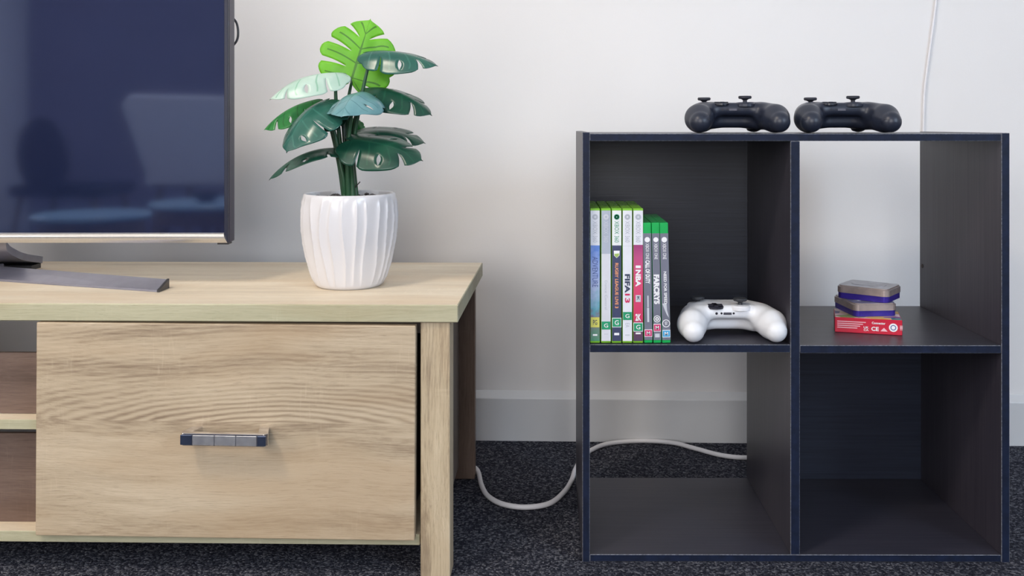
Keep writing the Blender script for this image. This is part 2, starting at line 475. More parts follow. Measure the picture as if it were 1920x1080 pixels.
box(xr-.0065, xr-.0005, -.0035, .001, zb, zt, .0008, bm=fr); box(-xr+.0005, -xr+.0065, -.0035, .001, zb, zt, .0008, bm=fr); box(-xr+.0065, xr-.0065, -.0035, .001, zt-.0065, zt, .0008, bm=fr)
obj('bezel', fr, M['tv_edge'], tv)
obj('screen', box(-xr+.0066, xr-.0068, -.0018, .0009, zs, zt-.0068), scr.m, tv)
# curved silver trim, mitred at the ends
sb = bmesh.new(); prof = []
for k in range(9):
    a = k/8
    prof.append((-.0030-.0050*math.sin(PI*a**.8), zs-(zs-zb)*a))
n = len(prof)
ringR = [sb.verts.new((xr-.0068+.0052*(i/8.), y, z)) for i, (y, z) in enumerate(prof)]
ringL = [sb.verts.new((-xr+.0068-.0052*(i/8.), y, z)) for i, (y, z) in enumerate(prof)]
backR = [sb.verts.new((xr-.0068+.0052*(i/8.), .0005, z)) for i, (y, z) in enumerate(prof)]
backL = [sb.verts.new((-xr+.0068-.0052*(i/8.), .0005, z)) for i, (y, z) in enumerate(prof)]
for i in range(n-1):
    sb.faces.new((ringL[i], ringR[i], ringR[i+1], ringL[i+1])); sb.faces.new((backR[i], backL[i], backL[i+1], backR[i+1]))
    sb.faces.new((ringR[i], backR[i], backR[i+1], ringR[i+1])); sb.faces.new((backL[i], ringL[i], ringL[i+1], backL[i+1]))
sb.faces.new((ringL[0], backL[0], backR[0], ringR[0])); sb.faces.new((ringR[-1], backR[-1], backL[-1], ringL[-1]))
bmesh.ops.recalc_face_normals(sb, faces=sb.faces)
obj('lower_trim', sb, M['silver'], tv, label='polished silver lower trim')
obj('corner_pad', box(xr-.018, xr-.001, .0, .016, zb-.003, zb, .0005), M['stand_dk'], tv)
# stand: wedge bars to the front, swooping neck to the rear
def wedge(sgn):
    b = bmesh.new()
    # right end and inner end cross sections, each: front-bottom, front-top, back-top, back-bottom
    yE0, yE1 = 1.376-TY, 1.412-TY
    xE = (295-VX)/FPX*1.376-TX
    xI = -.03
    yI0, yI1 = 1.502-TY, 1.540-TY
    A = [(xE, yE0, 0), (xE, yE0, .0028), (xE, yE1, .0135), (xE, yE1, 0)]
    B = [(xI, yI0, 0), (xI, yI0, .0035), (xI, yI1, .018), (xI, yI1, 0)]
    va = [b.verts.new((sgn*x, y, z)) for x, y, z in A]; vb = [b.verts.new((sgn*x, y, z)) for x, y, z in B]
    b.faces.new(va); b.faces.new(vb[::-1])
    for i in range(4): b.faces.new((va[i], vb[i], vb[(i+1) % 4], va[(i+1) % 4]))
    bmesh.ops.recalc_face_normals(b, faces=b.faces)
    bmesh.ops.bevel(b, geom=list(b.edges), offset=.0008, segments=2, affect='EDGES')
    f = obj('front_foot', b, M['stand'], tv)
    c = prism([(yE0-.0010, 0), (yE0-.0010, .0036), (yE1+.0004, .0142), (yE1+.0004, 0)], sgn*(xE-.0005), sgn*(xE+.0032), 'YZ', .0005)
    obj('foot_cap', c, M['stand_dk'], f)
wedge(1); wedge(-1)
pr = catmull([(0.080, 1.458, .450), (.076, 1.470, .431), (.073, 1.50, .417), (.064, 1.545, .405), (.052, 1.618, .3905)], 8)
nb = bmesh.new(); rows = []
for i, p in enumerate(pr):
    x, y, z = p.x, p.y-TY, p.z-CZ
    th = .011
    zb_ = z-th
    rows.append([nb.verts.new(q) for q in ((x, y, z), (-x, y, z), (-x, y-.002, zb_), (x, y-.002, zb_))])
for i in range(len(rows)-1):
    for k in range(4): nb.faces.new((rows[i][k], rows[i][(k+1) % 4], rows[i+1][(k+1) % 4], rows[i+1][k]))
nb.faces.new(rows[0][::-1]); nb.faces.new(rows[-1]); bmesh.ops.recalc_face_normals(nb, faces=nb.faces)
obj('stand_neck', nb, M['stand'], tv, smooth=False)
obj('neck_pad', box(-.05, .05, 1.585-TY, 1.615-TY, 0, .0075), M['stand_dk'], tv)
# cable loop at the back
lp = [T(430, 28, 1.468), T(443, 42, 1.468), T(446.5, 62, 1.468), T(443, 78, 1.468), T(430, 92, 1.468)]
obj('rear_cable', tube(catmull(lp, 8), .0018), M['stand_dk'], tv, smooth=True)

# ------------------------------------------------------------------ potted plant
M['ceramic'] = plain('white_glazed_ceramic', (.70, .69, .72), .28, coat=.35, noise=.02, nscale=12)
M['pot_base'] = plain('unglazed_pot_foot', (.45, .36, .27), .8)
M['soil'] = plain('dark_pebble_soil', (.035, .03, .03), .8, noise=.5, nscale=150, bump=.6)
PX, PY = -.2935, 1.4375
plant = empty('potted_plant', (PX, PY, CZ), 0, 'artificial split-leaf plant in a white ribbed ceramic pot', 'plant')
NR = 25
rr = random.Random(3)
phs = [(k+rr.uniform(-.18, .18))/NR*2*PI for k in range(NR)]
wob = [(rr.uniform(.02, .05), rr.uniform(0, 6.28), rr.uniform(35, 60)) for _ in range(NR)]
def potr(r, z, a):
    if z < .006 or z > .1345: return r
    w = min(1, (z-.004)/.012)*min(1, max(0, (.1365-z)/.012))
    pos = sorted((phs[k]+wob[k][0]*math.sin(wob[k][1]+wob[k][2]*z)) % (2*PI) for k in range(NR))
    lo = max([p for p in pos if p <= a], default=pos[-1]-2*PI); hi = min([p for p in pos if p > a], default=pos[0]+2*PI)
    u = (a-lo)/(hi-lo)
    # concave flutes with sharp crests and one steeper flank
    return r + w*.0034*((1-u)**2.0*.70 + u**6*1.0 - .30)
prof = [(.046, 0), (.0485, .002)]
for k in range(41):
    z = .004+.132*k/40; t = z/.14
    r = .0485+.0225*math.sin(min(1, t/.74)*PI/2)**.8 - (.0028*((t-.74)/.26)**2 if t > .74 else 0)
    prof.append((r, z))
prof += [(.0680, .1385), (.0668, .1400), (.0650, .1396), (.0640, .137), (.0635, .120), (.05, .1195)]
pot = obj('pot', lathe(prof, 420, fn=potr), M['ceramic'], plant, smooth=True)
obj('pot_foot', lathe([(.0455, -.0), (.0475, .0012)], 48), M['pot_base'], plant)
rs = random.Random(5)
def soilr(r, z, a): return r
sb = bmesh.new()
sg = lathe([(.0625, .1200), (.0622, .127), (.045, .1295), (.02, .131), (.004, .1315)], 36)
obj('soil', sg, M['soil'], plant)
st = bmesh.new()
for k in range(90):
    a = rs.uniform(0, 2*PI); r = .058*math.sqrt(rs.random()); s = rs.uniform(.002, .005)
    q = bmesh.ops.create_icosphere(st, subdivisions=1, radius=s, matrix=Matrix.Translation((r*math.cos(a), r*math.sin(a), .1315+rs.uniform(-.001, .0025))) @ Matrix.Diagonal((1, 1.2, .7, 1)))
obj('pebbles', st, plain('dark_pebbles', (.045, .035, .035), .5, noise=.6, nscale=60), plant, kind='stuff')

def leaf_mat(name, c1, c2, vein, trans=.25, rough=.3, glow=None):
    t = NT(name); v = t.coords()
    f = t.noise(v, 30, 3)
    uv = t.add('ShaderNodeUVMap'); sp = t.add('ShaderNodeSeparateXYZ'); t.link(uv.outputs[0], sp.inputs[0])
    d = t.math('ABSOLUTE', t.math('SUBTRACT', sp.outputs[0], .5))
    vein_f = t.math('MULTIPLY', t.math('LESS_THAN', d, .045), t.math('LESS_THAN', sp.outputs[1], .82))
    mid = t.math('LESS_THAN', sp.outputs[1], .03)
    vf = t.math('MAXIMUM', vein_f, mid)
    c = t.ramp(f, [(.3, c1), (.7, c2)])
    c = t.mix(t.math('MULTIPLY', vf, .75), c, vein)
    t.link(c, t.b.inputs['Base Color']); t.b.inputs['Roughness'].default_value = rough
    t.b.inputs['Specular IOR Level'].default_value = .6
    t.bump(d, -.35, .002)
    tr = t.add('ShaderNodeBsdfTranslucent'); t.link(c, tr.inputs[0])
    mx = t.add('ShaderNodeMixShader'); mx.inputs[0].default_value = trans
    t.link(t.b.outputs[0], mx.inputs[1]); t.link(tr.outputs[0], mx.inputs[2]); t.link(mx.outputs[0], t.out.inputs[0])
    return t.m
LM = {
 'lime': leaf_mat('lime_leaf', (.18, .56, .02), (.24, .68, .035), (.04, .20, .01), .38, .42),
 'deep': leaf_mat('deep_green_leaf', (.006, .050, .034), (.010, .080, .045), (.015, .095, .055), .12, .30),
 'teal': leaf_mat('teal_green_leaf', (.020, .105, .085), (.035, .15, .11), (.05, .19, .145), .15, .26),
 'sheened': leaf_mat('window_sheen_leaf', (.52, .74, .62), (.70, .84, .76), (.30, .58, .42), .3, .3),  # white window reflection is put into this leaf's base colour
 'blue': leaf_mat('blue_green_sheen_leaf', (.13, .30, .33), (.20, .40, .43), (.10, .24, .26), .15, .2),  # bluish window sheen is carried by the leaf colour itself
 'green': leaf_mat('mid_green_leaf', (.02, .20, .05), (.04, .28, .06), (.02, .13, .03), .25, .3),
}
M['stem'] = plain('green_stem', (.02, .085, .035), .4); M['stem_dk'] = plain('dark_stem', (.012, .035, .022), .45)

OUTL = [(1.0, 0.0), (.93, .15), (.80, .31), (.60, .44), (.38, .50), (.15, .49), (-.05, .41), (-.17, .27), (-.19, .13), (-.10, .025)]
def outline(v):
    t = v*(len(OUTL)-1); i = min(int(t), len(OUTL)-2); f = t-i
    p = [Vector((*OUTL[max(0, min(len(OUTL)-1, j))], 0)) for j in (i-1, i, i+1, i+2)]
    return 0.5*((2*p[1])+(p[2]-p[0])*f+(2*p[0]-5*p[1]+4*p[2]-p[3])*f*f+(3*p[1]-p[0]-3*p[2]+p[3])*f**3)
def leaf_mesh(base, tip, N, wid=1.0, bend=.6, fold=.25, seed=0, slits=None, ripple=.012, asym=(1, 1), droop=0.0):
    rg = random.Random(seed)
    bm = bmesh.new(); uvl = bm.loops.layers.uv.new('UVMap')
    bounds = [0, .20, .37, .54, .72, 1.0]
    NS, NTT = 6, 12
    def bendf(x, y):
        # arc along the midrib
        k = bend
        if abs(k) < 1e-3: X, Z, ang = x, 0, 0
        else: X, Z, ang = math.sin(k*x)/k, -(1-math.cos(k*x))/k, k*x
        zoff = -fold*abs(y)**1.35*1.5 + ripple*math.sin(9*x+seed)*abs(y)*2 + ripple*.8*math.sin(17*y+seed*2)
        zoff -= droop*max(0, abs(y)-.25)**2*4
        yy = y*math.sqrt(max(.2, 1-min(.8, fold*abs(y)*1.2)))
        return Vector((X+zoff*math.sin(ang), yy, Z+zoff*math.cos(ang)))
    for side in (1, -1):
        kinds = slits[0 if side == 1 else 1] if slits else ['s', 's', 's', 'h']
        for s in range(5):
            v0, v1 = bounds[s], bounds[s+1]
            grid = []
            for j in range(NTT+1):
                t = j/NTT; row = []
                def gap(kind):
                    if kind == 's': t0 = .38; return .012*max(0, (t-t0)/(1-t0))**.8
                    if kind == 'S': t0 = .25; return .022*max(0, (t-t0)/(1-t0))**.7
                    if kind == 'h': return .017*max(0, math.sin(PI*min(1, max(0, (t-.42)/.4))))
                    return 0
                gl = gap(kinds[s-1]) if s > 0 else 0
                gr = gap(kinds[s]) if s < 4 else 0
                for i in range(NS+1):
                    q = i/NS
                    v = (v0+gl)+(v1-gr-v0-gl)*q
                    Rx = max(0.0, .90-1.42*v)
                    Rp = Vector((Rx if v > .001 else 1.0, 0, 0)) if v > .02 else Vector((1-(1-(.90-1.42*.02))*v/.02, 0, 0))
                    Mp = outline(v)
                    e = 0
                    if s > 0 and kinds[s-1] in 'sS': e = max(e, .10*max(0, 1-q*2.5)**2)
                    if s < 4 and kinds[s] in 'sS': e = max(e, .10*max(0, (q*2.5-1.5))**2)
                    tt = t*(1-e)
                    p = Rp.lerp(Mp, tt)
                    p.x += .05*math.sin(PI*tt)*.6*(1 if v < .6 else 0)
                    y = p.y*side*wid*asym[0 if side == 1 else 1]
                    row.append(bm.verts.new(bendf(p.x, y)))
                grid.append(row)
            for j in range(NTT):
                for i in range(NS):
                    vs = (grid[j][i], grid[j][i+1], grid[j+1][i+1], grid[j+1][i])
                    if len({tuple(round(c, 6) for c in w.co) for w in vs}) < 3: continue
                    try: f = bm.faces.new(vs if side == 1 else vs[::-1])
                    except ValueError: continue
                    uvs = ((i/NS, j/NTT), ((i+1)/NS, j/NTT), ((i+1)/NS, (j+1)/NTT), (i/NS, (j+1)/NTT))
                    uvs = uvs if side == 1 else uvs[::-1]
                    for lp_, uvv in zip(f.loops, uvs): lp_[uvl].uv = uvv
    bmesh.ops.remove_doubles(bm, verts=bm.verts, dist=.0008)
    # align chord to base->tip
    tl = bendf(1, 0); ch = tip-base; L = ch.length/tl.length
    ex = ch.normalized(); ez = (N-ex*N.dot(ex)).normalized(); ey = ez.cross(ex)
    lx = tl.normalized(); ly = Vector((0, 1, 0)); lz = lx.cross(ly)
    for v in bm.verts:
        a, b, c = v.co.dot(lx), v.co.dot(ly), v.co.dot(lz)
        v.co = base+(ex*a+ey*b+ez*c)*L
    # thickness
    me = bpy.data.meshes.new('leaf'); bm.to_mesh(me); bm.free()
    return me
org = Vector((PX, PY, CZ))
def leaf(b, t, N, mat, root=(0, 0), pb=None, r=.0013, via=None, **kw):
    B = P(*b)-org; Tp = P(*t)-org
    me = leaf_mesh(B, Tp, Vector(N), **kw)
    o = obj('leaf', me, LM[mat], plant, smooth=True, label={'lime': 'bright lime leaf', 'sheened': 'leaf with white window sheen in its colour', 'blue': 'leaf with bluish sheen in its colour'}.get(mat))
    md = o.modifiers.new('thickness', 'SOLIDIFY'); md.thickness = .0007; md.offset = 0
    rp = Vector((root[0], root[1], .128))
    if via: mids = [P(*q)-org for q in via]
    else:
        mids = [rp.lerp(B, .35)+Vector((0, 0, .012)), rp.lerp(B, .7)+Vector((0, 0, .012))]
    pts = catmull([rp]+mids+[B+Vector((0, .001, -.0006))], 8)
    n = len(pts)
    obj('stem', tube(pts, [(.0031*(1-k/n)**.6+r) for k in range(n)], 8), M['stem'] if via else M['stem_dk'], o, smooth=True)
    return o
S4 = (['S', 'h', 's', ''], ['S', 'h', 's', ''])
leaf((660, 147, 1.470), (694, 38, 1.480), (.10, -1, .12), 'lime', (.004, .004), wid=1.30, bend=.15, fold=.05, seed=1, slits=(['S', 'S', 'S', ''], ['S', 'h', '', 'h']), via=[(650, 300, 1.445), (652, 200, 1.46)])
leaf((697, 96, 1.43), (819, 123, 1.42), (.25, -.50, .85), 'teal', (.010, 0), wid=.74, bend=.60, fold=.50, seed=2, slits=S4, via=[(662, 280, 1.44), (678, 180, 1.435)])
leaf((630, 136, 1.43), (507, 186, 1.40), (-.35, -.55, .80), 'sheened', (-.004, 0), wid=.72, bend=.85, fold=.45, seed=3, slits=(['s', 'h', 's', ''], ['s', '', 's', '']), via=[(640, 290, 1.44), (630, 190, 1.435)])
leaf((586, 189, 1.46), (496, 243, 1.45), (-.25, -.35, .9), 'green', (-.008, .004), wid=.85, bend=.7, fold=.5, seed=4, slits=S4, via=[(635, 300, 1.45), (615, 225, 1.455)])
leaf((610, 188, 1.42), (538, 284, 1.37), (-.55, -.75, .45), 'teal', (-.006, -.004), wid=1.15, bend=1.0, fold=.35, seed=5, slits=(['h', 's', '', ''], ['h', 's', '', '']), via=[(638, 300, 1.435), (622, 230, 1.43)])
leaf((674, 172, 1.41), (640, 219, 1.355), (-.20, -.80, .55), 'blue', (0, -.006), wid=1.50, bend=.9, fold=.35, seed=6, slits=(['', 'h', '', ''], ['', 'h', '', '']), via=[(652, 300, 1.425), (658, 220, 1.42)])
leaf((694, 166, 1.45), (808, 215, 1.42), (.30, -.50, .80), 'deep', (.008, .003), wid=.78, bend=.90, fold=.38, seed=7, slits=S4, via=[(660, 300, 1.445), (668, 215, 1.45)])
leaf((676, 247, 1.46), (796, 268, 1.46), (.12, -.45, .9), 'deep', (.008, .006), wid=.80, bend=.8, fold=.3, seed=8, slits=S4, via=[(660, 320, 1.45), (664, 275, 1.455)])
leaf((660, 262, 1.41), (790, 300, 1.39), (.10, -.62, .78), 'deep', (.006, -.006), wid=.84, bend=.6, fold=.35, seed=9, slits=S4, via=[(660, 330, 1.43), (658, 290, 1.42)])
leaf((668, 246, 1.49), (652, 222, 1.50), (.0, -.8, .6), 'green', (0, .008), wid=1.5, bend=.5, fold=.3, seed=10, slits=(['', '', '', ''], ['', '', '', '']))
leaf((640, 278, 1.43), (506, 336, 1.40), (-.35, -.18, .9), 'deep', (-.006, -.002), wid=.62, bend=1.0, fold=.35, seed=11, slits=S4, via=[(644, 335, 1.43), (636, 295, 1.43)])
leaf((640, 208, 1.44), (610, 247, 1.43), (-.4, -.8, .3), 'deep', (-.002, .006), wid=1.0, bend=.6, fold=.3, seed=12, slits=(['', 's', '', ''], ['', 's', '', '']))
sp = [P(660, 366, 1.44)-org, P(666, 352, 1.435)-org, P(675, 341, 1.43)-org]
obj('dry_sprig', tube(catmull(sp, 6), [.0009]*13, 6), M['raw_dark'], plant)

# ------------------------------------------------------------------ lettering
_fc = {}
def text_mesh(txt, length, height, bold=0.0, depth=.00012):
    cu = bpy.data.curves.new('lettering', 'FONT'); cu.body = txt; cu.size = 1; cu.offset = bold; cu.resolution_u = 3
    cu.extrude = 0
    o = bpy.data.objects.new('tmp', cu); COL.objects.link(o)
    dg = bpy.context.evaluated_depsgraph_get()
    me = bpy.data.meshes.new_from_object(o.evaluated_get(dg))
    bpy.data.objects.remove(o); bpy.data.curves.remove(cu)
    n = len(me.vertices); co = np.zeros(n*3); me.vertices.foreach_get('co', co); co = co.reshape(-1, 3)
    mn, mx = co.min(0), co.max(0)
    co[:, 0] = (co[:, 0]-(mn[0]+mx[0])/2)/max(1e-6, mx[0]-mn[0])*length
    co[:, 1] = (co[:, 1]-(mn[1]+mx[1])/2)/max(1e-6, mx[1]-mn[1])*height
    me.vertices.foreach_set('co', co.ravel()); me.update()
    return me
def ink(name, c, rough=.45): return plain(name, c, rough, noise=.01)
I = {'white': ink('white_ink', (.85, .85, .88)), 'grey': ink('grey_ink', (.42, .45, .52)), 'lgrey': ink('pale_grey_ink', (.58, .60, .66)),
     'navy': ink('navy_ink', (.03, .045, .10)), 'orange': ink('orange_ink', (.75, .33, .16)), 'red': ink('red_ink', (.62, .03, .12)),
     'green': ink('green_ink', (.01, .30, .14)), 'black': ink('black_ink', (.01, .01, .02)), 'blue': ink('blue_ink', (.06, .10, .30)), 'yellow': ink('yellow_ink', (.62, .60, .12)),
     'pink': ink('pink_ink', (.60, .03, .16)), 'cyan': ink('sky_ink', (.06, .36, .66)), 'palepink': ink('pale_pink_ink', (.85, .50, .56))}
GREEN = plain('lime_case_plastic', (.20, .50, .03), .25, noise=.05); GREEN2 = plain('emerald_case_plastic', (.01, .40, .09), .25, noise=.05)

# ------------------------------------------------------------------ game cases
def card(name, xc, w, z0, z1, mat, par, y=-.0004, t=.0004):
    return obj(name, box(xc-w/2, xc+w/2, y-t, y, z0, z1), mat, par)
def vtext(txt, zc, length, width, mat, par, xc=0., bold=.02, y=-.0012, name='lettering'):
    # reads downwards
    return obj(name, text_mesh(txt, length, width, bold), mat, par, loc=(xc, y, zc), rot=(PI/2, PI/2, 0))
def htext(txt, xc, zc, length, height, mat, par, bold=.01, y=-.0013):
    return obj('lettering', text_mesh(txt, length, height, bold), mat, par, loc=(xc, y, zc), rot=(PI/2, 0, 0))
def ring(xc, zc, r, mat, par, inner=.6, y=-.0013):
    b = bmesh.new(); n = 24; o_, i_ = [], []
    for k in range(n):
        a = 2*PI*k/n; o_.append(b.verts.new((xc+r*math.cos(a), y, zc+r*math.sin(a)))); i_.append(b.verts.new((xc+r*inner*math.cos(a), y, zc+r*inner*math.sin(a))))
    for k in range(n): b.faces.new((o_[k], o_[(k+1) % n], i_[(k+1) % n], i_[k]))
    bmesh.ops.recalc_face_normals(b, faces=b.faces)
    return obj('logo', b, mat, par)
def disc(xc, zc, r, mat, par, y=-.0011):
    b = bmesh.new(); vs = [b.verts.new((xc+r*math.cos(2*PI*k/20), y, zc+r*math.sin(2*PI*k/20))) for k in range(20)]; b.faces.new(vs)
    return obj('logo', b, mat, par)
YC = 1.3435
ZS = ZM1
def case(px0, px1, H, label, group, lean=0.0, depth=.132, plastic=GREEN):
    w = (px1-px0)/FPX*YC; xc = ((px0+px1)/2-VX)/FPX*YC
    r = empty('game_case', (xc, YC, ZS+.0004), 0, label, 'game case', group)
    r.rotation_euler = (0, lean, 0)
    obj('case_shell', box(-w/2, w/2, 0, depth, 0, H, .0012, 2), plastic, r)
    return r, w
def zof(y, H, top=387., bot=642.): return H*(bot-y)/(bot-top)
G1 = 'tall green topped game cases on the shelf'; G2 = 'short green topped game cases on the shelf'
H1 = .1905
def Z(y): return zof(y, H1)
def rating(r, w, y0, y1, mat, s, border=True, z=Z):
    if border: card('rating_border', 0, w*.94, z(y1), z(y0), I['white'], r, -.0006)
    card('rating_square', 0, w*.84 if border else w*.88, z(y1)+(.0009 if border else 0), z(y0)-(.0009 if border else 0), mat, r, -.0009)
    htext(s, 0, (z(y0)+z(y1))/2, w*.42, (z(y0)-z(y1))*.5, I['white'] if s != 'PG' else I['navy'], r, y=-.0015)
def head360(r, w, colr, bg=None):
    ring(0, Z(403), w*.28, colr, r, .35); vtext('XBOX 360', Z(431), .030, w*.44, colr, r, bold=-.005)
# 1
c, w = case(1106.5, 1125, H1, 'tall game case with blue landscape spine, first against the shelf side', G1, plastic=GREEN)
card('spine_cover', 0, w*.93, Z(457), Z(391), plain('white_cover', (.66, .69, .76), .4), c)
g = NT('blue_landscape_cover'); sp_ = g.add('ShaderNodeSeparateXYZ'); tc = g.coords(); g.link(tc, sp_.inputs[0])
nz = g.noise(tc, 90, 3); zz = g.math('ADD', g.math('MULTIPLY', g.math('SUBTRACT', nz, .5), .05), sp_.outputs['Z'])
g.link(g.ramp(g.math('MULTIPLY', zz, 7.2), [(.0, (.06, .27, .15)), (.27, (.20, .14, .20)), (.34, (.10, .33, .42)), (.55, (.38, .45, .66)), (.8, (.28, .38, .70)), (.97, (.10, .22, .62))]), g.b.inputs['Base Color'])
card('spine_art', 0, w*.93, Z(638), Z(457), g.m, c)
head360(c, w, I['grey']); vtext('ADVENTURE', Z(507), .043, w*.55, I['blue'], c, bold=.0)
rating(c, w, 593, 612, I['yellow'], 'PG', False); card('publisher_mark', 0, w*.45, Z(628), Z(625), I['white'], c, -.0006)
# 2
c, w = case(1127, 1145.5, H1, 'tall game case with plain pale grey spine, second from the shelf side', G1)
card('spine_cover', 0, w*.93, Z(473), Z(391), plain('silver_grey_cover', (.42, .46, .56), .4), c)
card('spine_art', 0, w*.93, Z(638), Z(473), plain('pale_cover', (.66, .67, .74), .4), c)
head360(c, w, I['lgrey']); vtext('Dance Central', Z(551), .041, w*.25, I['grey'], c, bold=-.01)
rating(c, w, 601, 616, I['green'], 'G', False); card('publisher_mark', 0, w*.4, Z(626), Z(623.5), I['lgrey'], c, -.0006)
# 3
c, w = case(1147, 1165.5, H1, 'tall game case with navy rugby spine and orange title', G1)
card('spine_cover', 0, w*.93, Z(457), Z(391), plain('bright_white_cover', (.80, .82, .84), .4), c)
card('spine_art', 0, w*.93, Z(638), Z(457), plain('navy_cover', (.045, .055, .13), .4), c)
head360(c, w, I['green']); ring(0, Z(403), w*.2, I['green'], c, .2)
b = prism([(-w*.3, Z(467)), (w*.3, Z(467)), (w*.28, Z(476)), (0, Z(481)), (-w*.28, Z(476))], -.0009, -.0004)
obj('crest', b, I['white'], c); obj('crest', prism([(-w*.24, Z(473)), (w*.24, Z(472)), (w*.22, Z(476)), (0, Z(480)), (-w*.22, Z(476))], -.0012, -.0009), plain('olive_crest', (.35, .5, .12), .5), c)
vtext('RUGBY LEAGUE LIVE 3', Z(533), .064, w*.34, I['orange'], c, bold=.03)
rating(c, w, 594, 612, I['green'], 'G'); card('publisher_mark', 0, w*.5, Z(627), Z(622.5), I['white'], c, -.0006)
# 4
c, w = case(1167, 1185.5, H1, 'tall game case with white football spine and dark title', G1)
card('spine_cover', 0, w*.93, Z(638), Z(391), plain('white_football_cover', (.76, .77, .84), .4), c)
card('fold_line', 0, w*.93, Z(458.4), Z(457.8), I['lgrey'], c, -.0006)
head360(c, w, I['grey']); vtext('FIFA', Z(529), .0265, w*.52, I['navy'], c, bold=.04); vtext('13', Z(557), .013, w*.50, I['red'], c, bold=.03)
rating(c, w, 583, 598, I['green'], 'G', False); vtext('EA', Z(608), .006, w*.4, I['grey'], c, bold=-.01); card('publisher_mark', 0, w*.45, Z(628), Z(625.5), I['lgrey'], c, -.0006)
# 5
c, w = case(1187, 1206, H1, 'tall game case with crimson basketball spine, last of the tall cases', G1)
card('spine_cover', 0, w*.93, Z(456), Z(391), plain('white_case_cover', (.76, .77, .84), .4), c)
g = NT('crimson_fade_cover'); tc = g.coords(); sp_ = g.add('ShaderNodeSeparateXYZ'); g.link(tc, sp_.inputs[0])
g.link(g.ramp(g.math('MULTIPLY', sp_.outputs['Z'], 7.0), [(.0, (.06, .05, .10)), (.17, (.16, .03, .10)), (.24, (.62, .03, .12)), (.6, (.66, .06, .17)), (.85, (.50, .07, .22)), (.97, (.34, .04, .18))]), g.b.inputs['Base Color'])
card('spine_art', 0, w*.93, Z(638), Z(456), g.m, c)
head360(c, w, I['grey']); card('league_mark', 0, w*.5, Z(500), Z(495), I['white'], c, -.0006)
vtext('NBA', Z(519), .024, w*.52, I['white'], c, bold=.045)
card('badge', 0, w*.5, Z(564), Z(551), I['lgrey'], c, -.0006); vtext('K', Z(557.5), .006, w*.25, I['navy'], c)
htext('2K', 0, Z(593), w*.55, .010, I['white'], c, bold=.04)
rating(c, w, 603, 620, I['green'], 'G'); card('publisher_mark', 0, w*.5, Z(625), Z(621.8), I['white'], c, -.0006)
# short cases
H2 = .1702
def Z2(y): return zof(y, H2, 414, 642)
greyc = plain('slate_spine_cover', (.17, .18, .24), .35, noise=.08)
def short(px0, px1, lean, label, title, tl, ty, tw, bold, rate, ry):
    c, w = case(px0, px1, H2, label, G2, lean, .133, GREEN2)
    card('spine_cover', 0, w*.95, Z2(636), Z2(434), greyc, c)
    disc(0, Z2(446), w*.32, I['white'], c); vtext('XBOX ONE', Z2(468), .0225, w*.42, I['white'], c, bold=.005)
    vtext(title, Z2(ty), tl, w*tw, I['white'], c, bold=bold)
    rating(c, w, ry[0], ry[1], rate, 'M', True, Z2)
    return c, w
c, w = short(1208, 1223.6, -.012, 'short grey game case with thin title and long subtitle, beside the crimson case', 'CALL OF DUTY', .033, 507, .55, .05, I['pink'], (616, 630))
card('subtitle', .0, w*.16, Z2(574), Z2(552), I['lgrey'], c, -.0006); card('subtitle', .0, w*.24, Z2(602), Z2(575), I['lgrey'], c, -.0006)
c, w = short(1225.3, 1239.9, -.016, 'short grey game case with large bold title, middle of the three', 'FARCRY5', .042, 540, .72, .06, I['pink'], (605.5, 620))
ring(0, Z2(596), w*.45, I['white'], c, .78); ring(0, Z2(596), w*.24, I['white'], c, .4); card('publisher_mark', 0, w*.6, Z2(631), Z2(624), I['lgrey'], c, -.0006)
c, w = short(1241.6, 1257.6, -.022, 'short grey game case with slanted title, last beside the white gamepad', 'NEED FOR SPEED', .046, 537, .34, .03, I['cyan'], (617, 631))
obj('side_cover', box(w/2, w/2+.0003, .004, .128, .006, H2-.008), greyc, c)
b = prism([(-w*.4, Z2(567)), (w*.1, Z2(566)), (w*.15, Z2(580)), (w*.35, Z2(594)), (w*.1, Z2(588)), (-w*.1, Z2(580))], -.0009, -.0004); obj('car_graphic', b, I['lgrey'], c)
ring(0, Z2(604.5), w*.46, I['white'], c, .8); vtext('EA', Z2(604.5), .005, w*.32, I['white'], c)

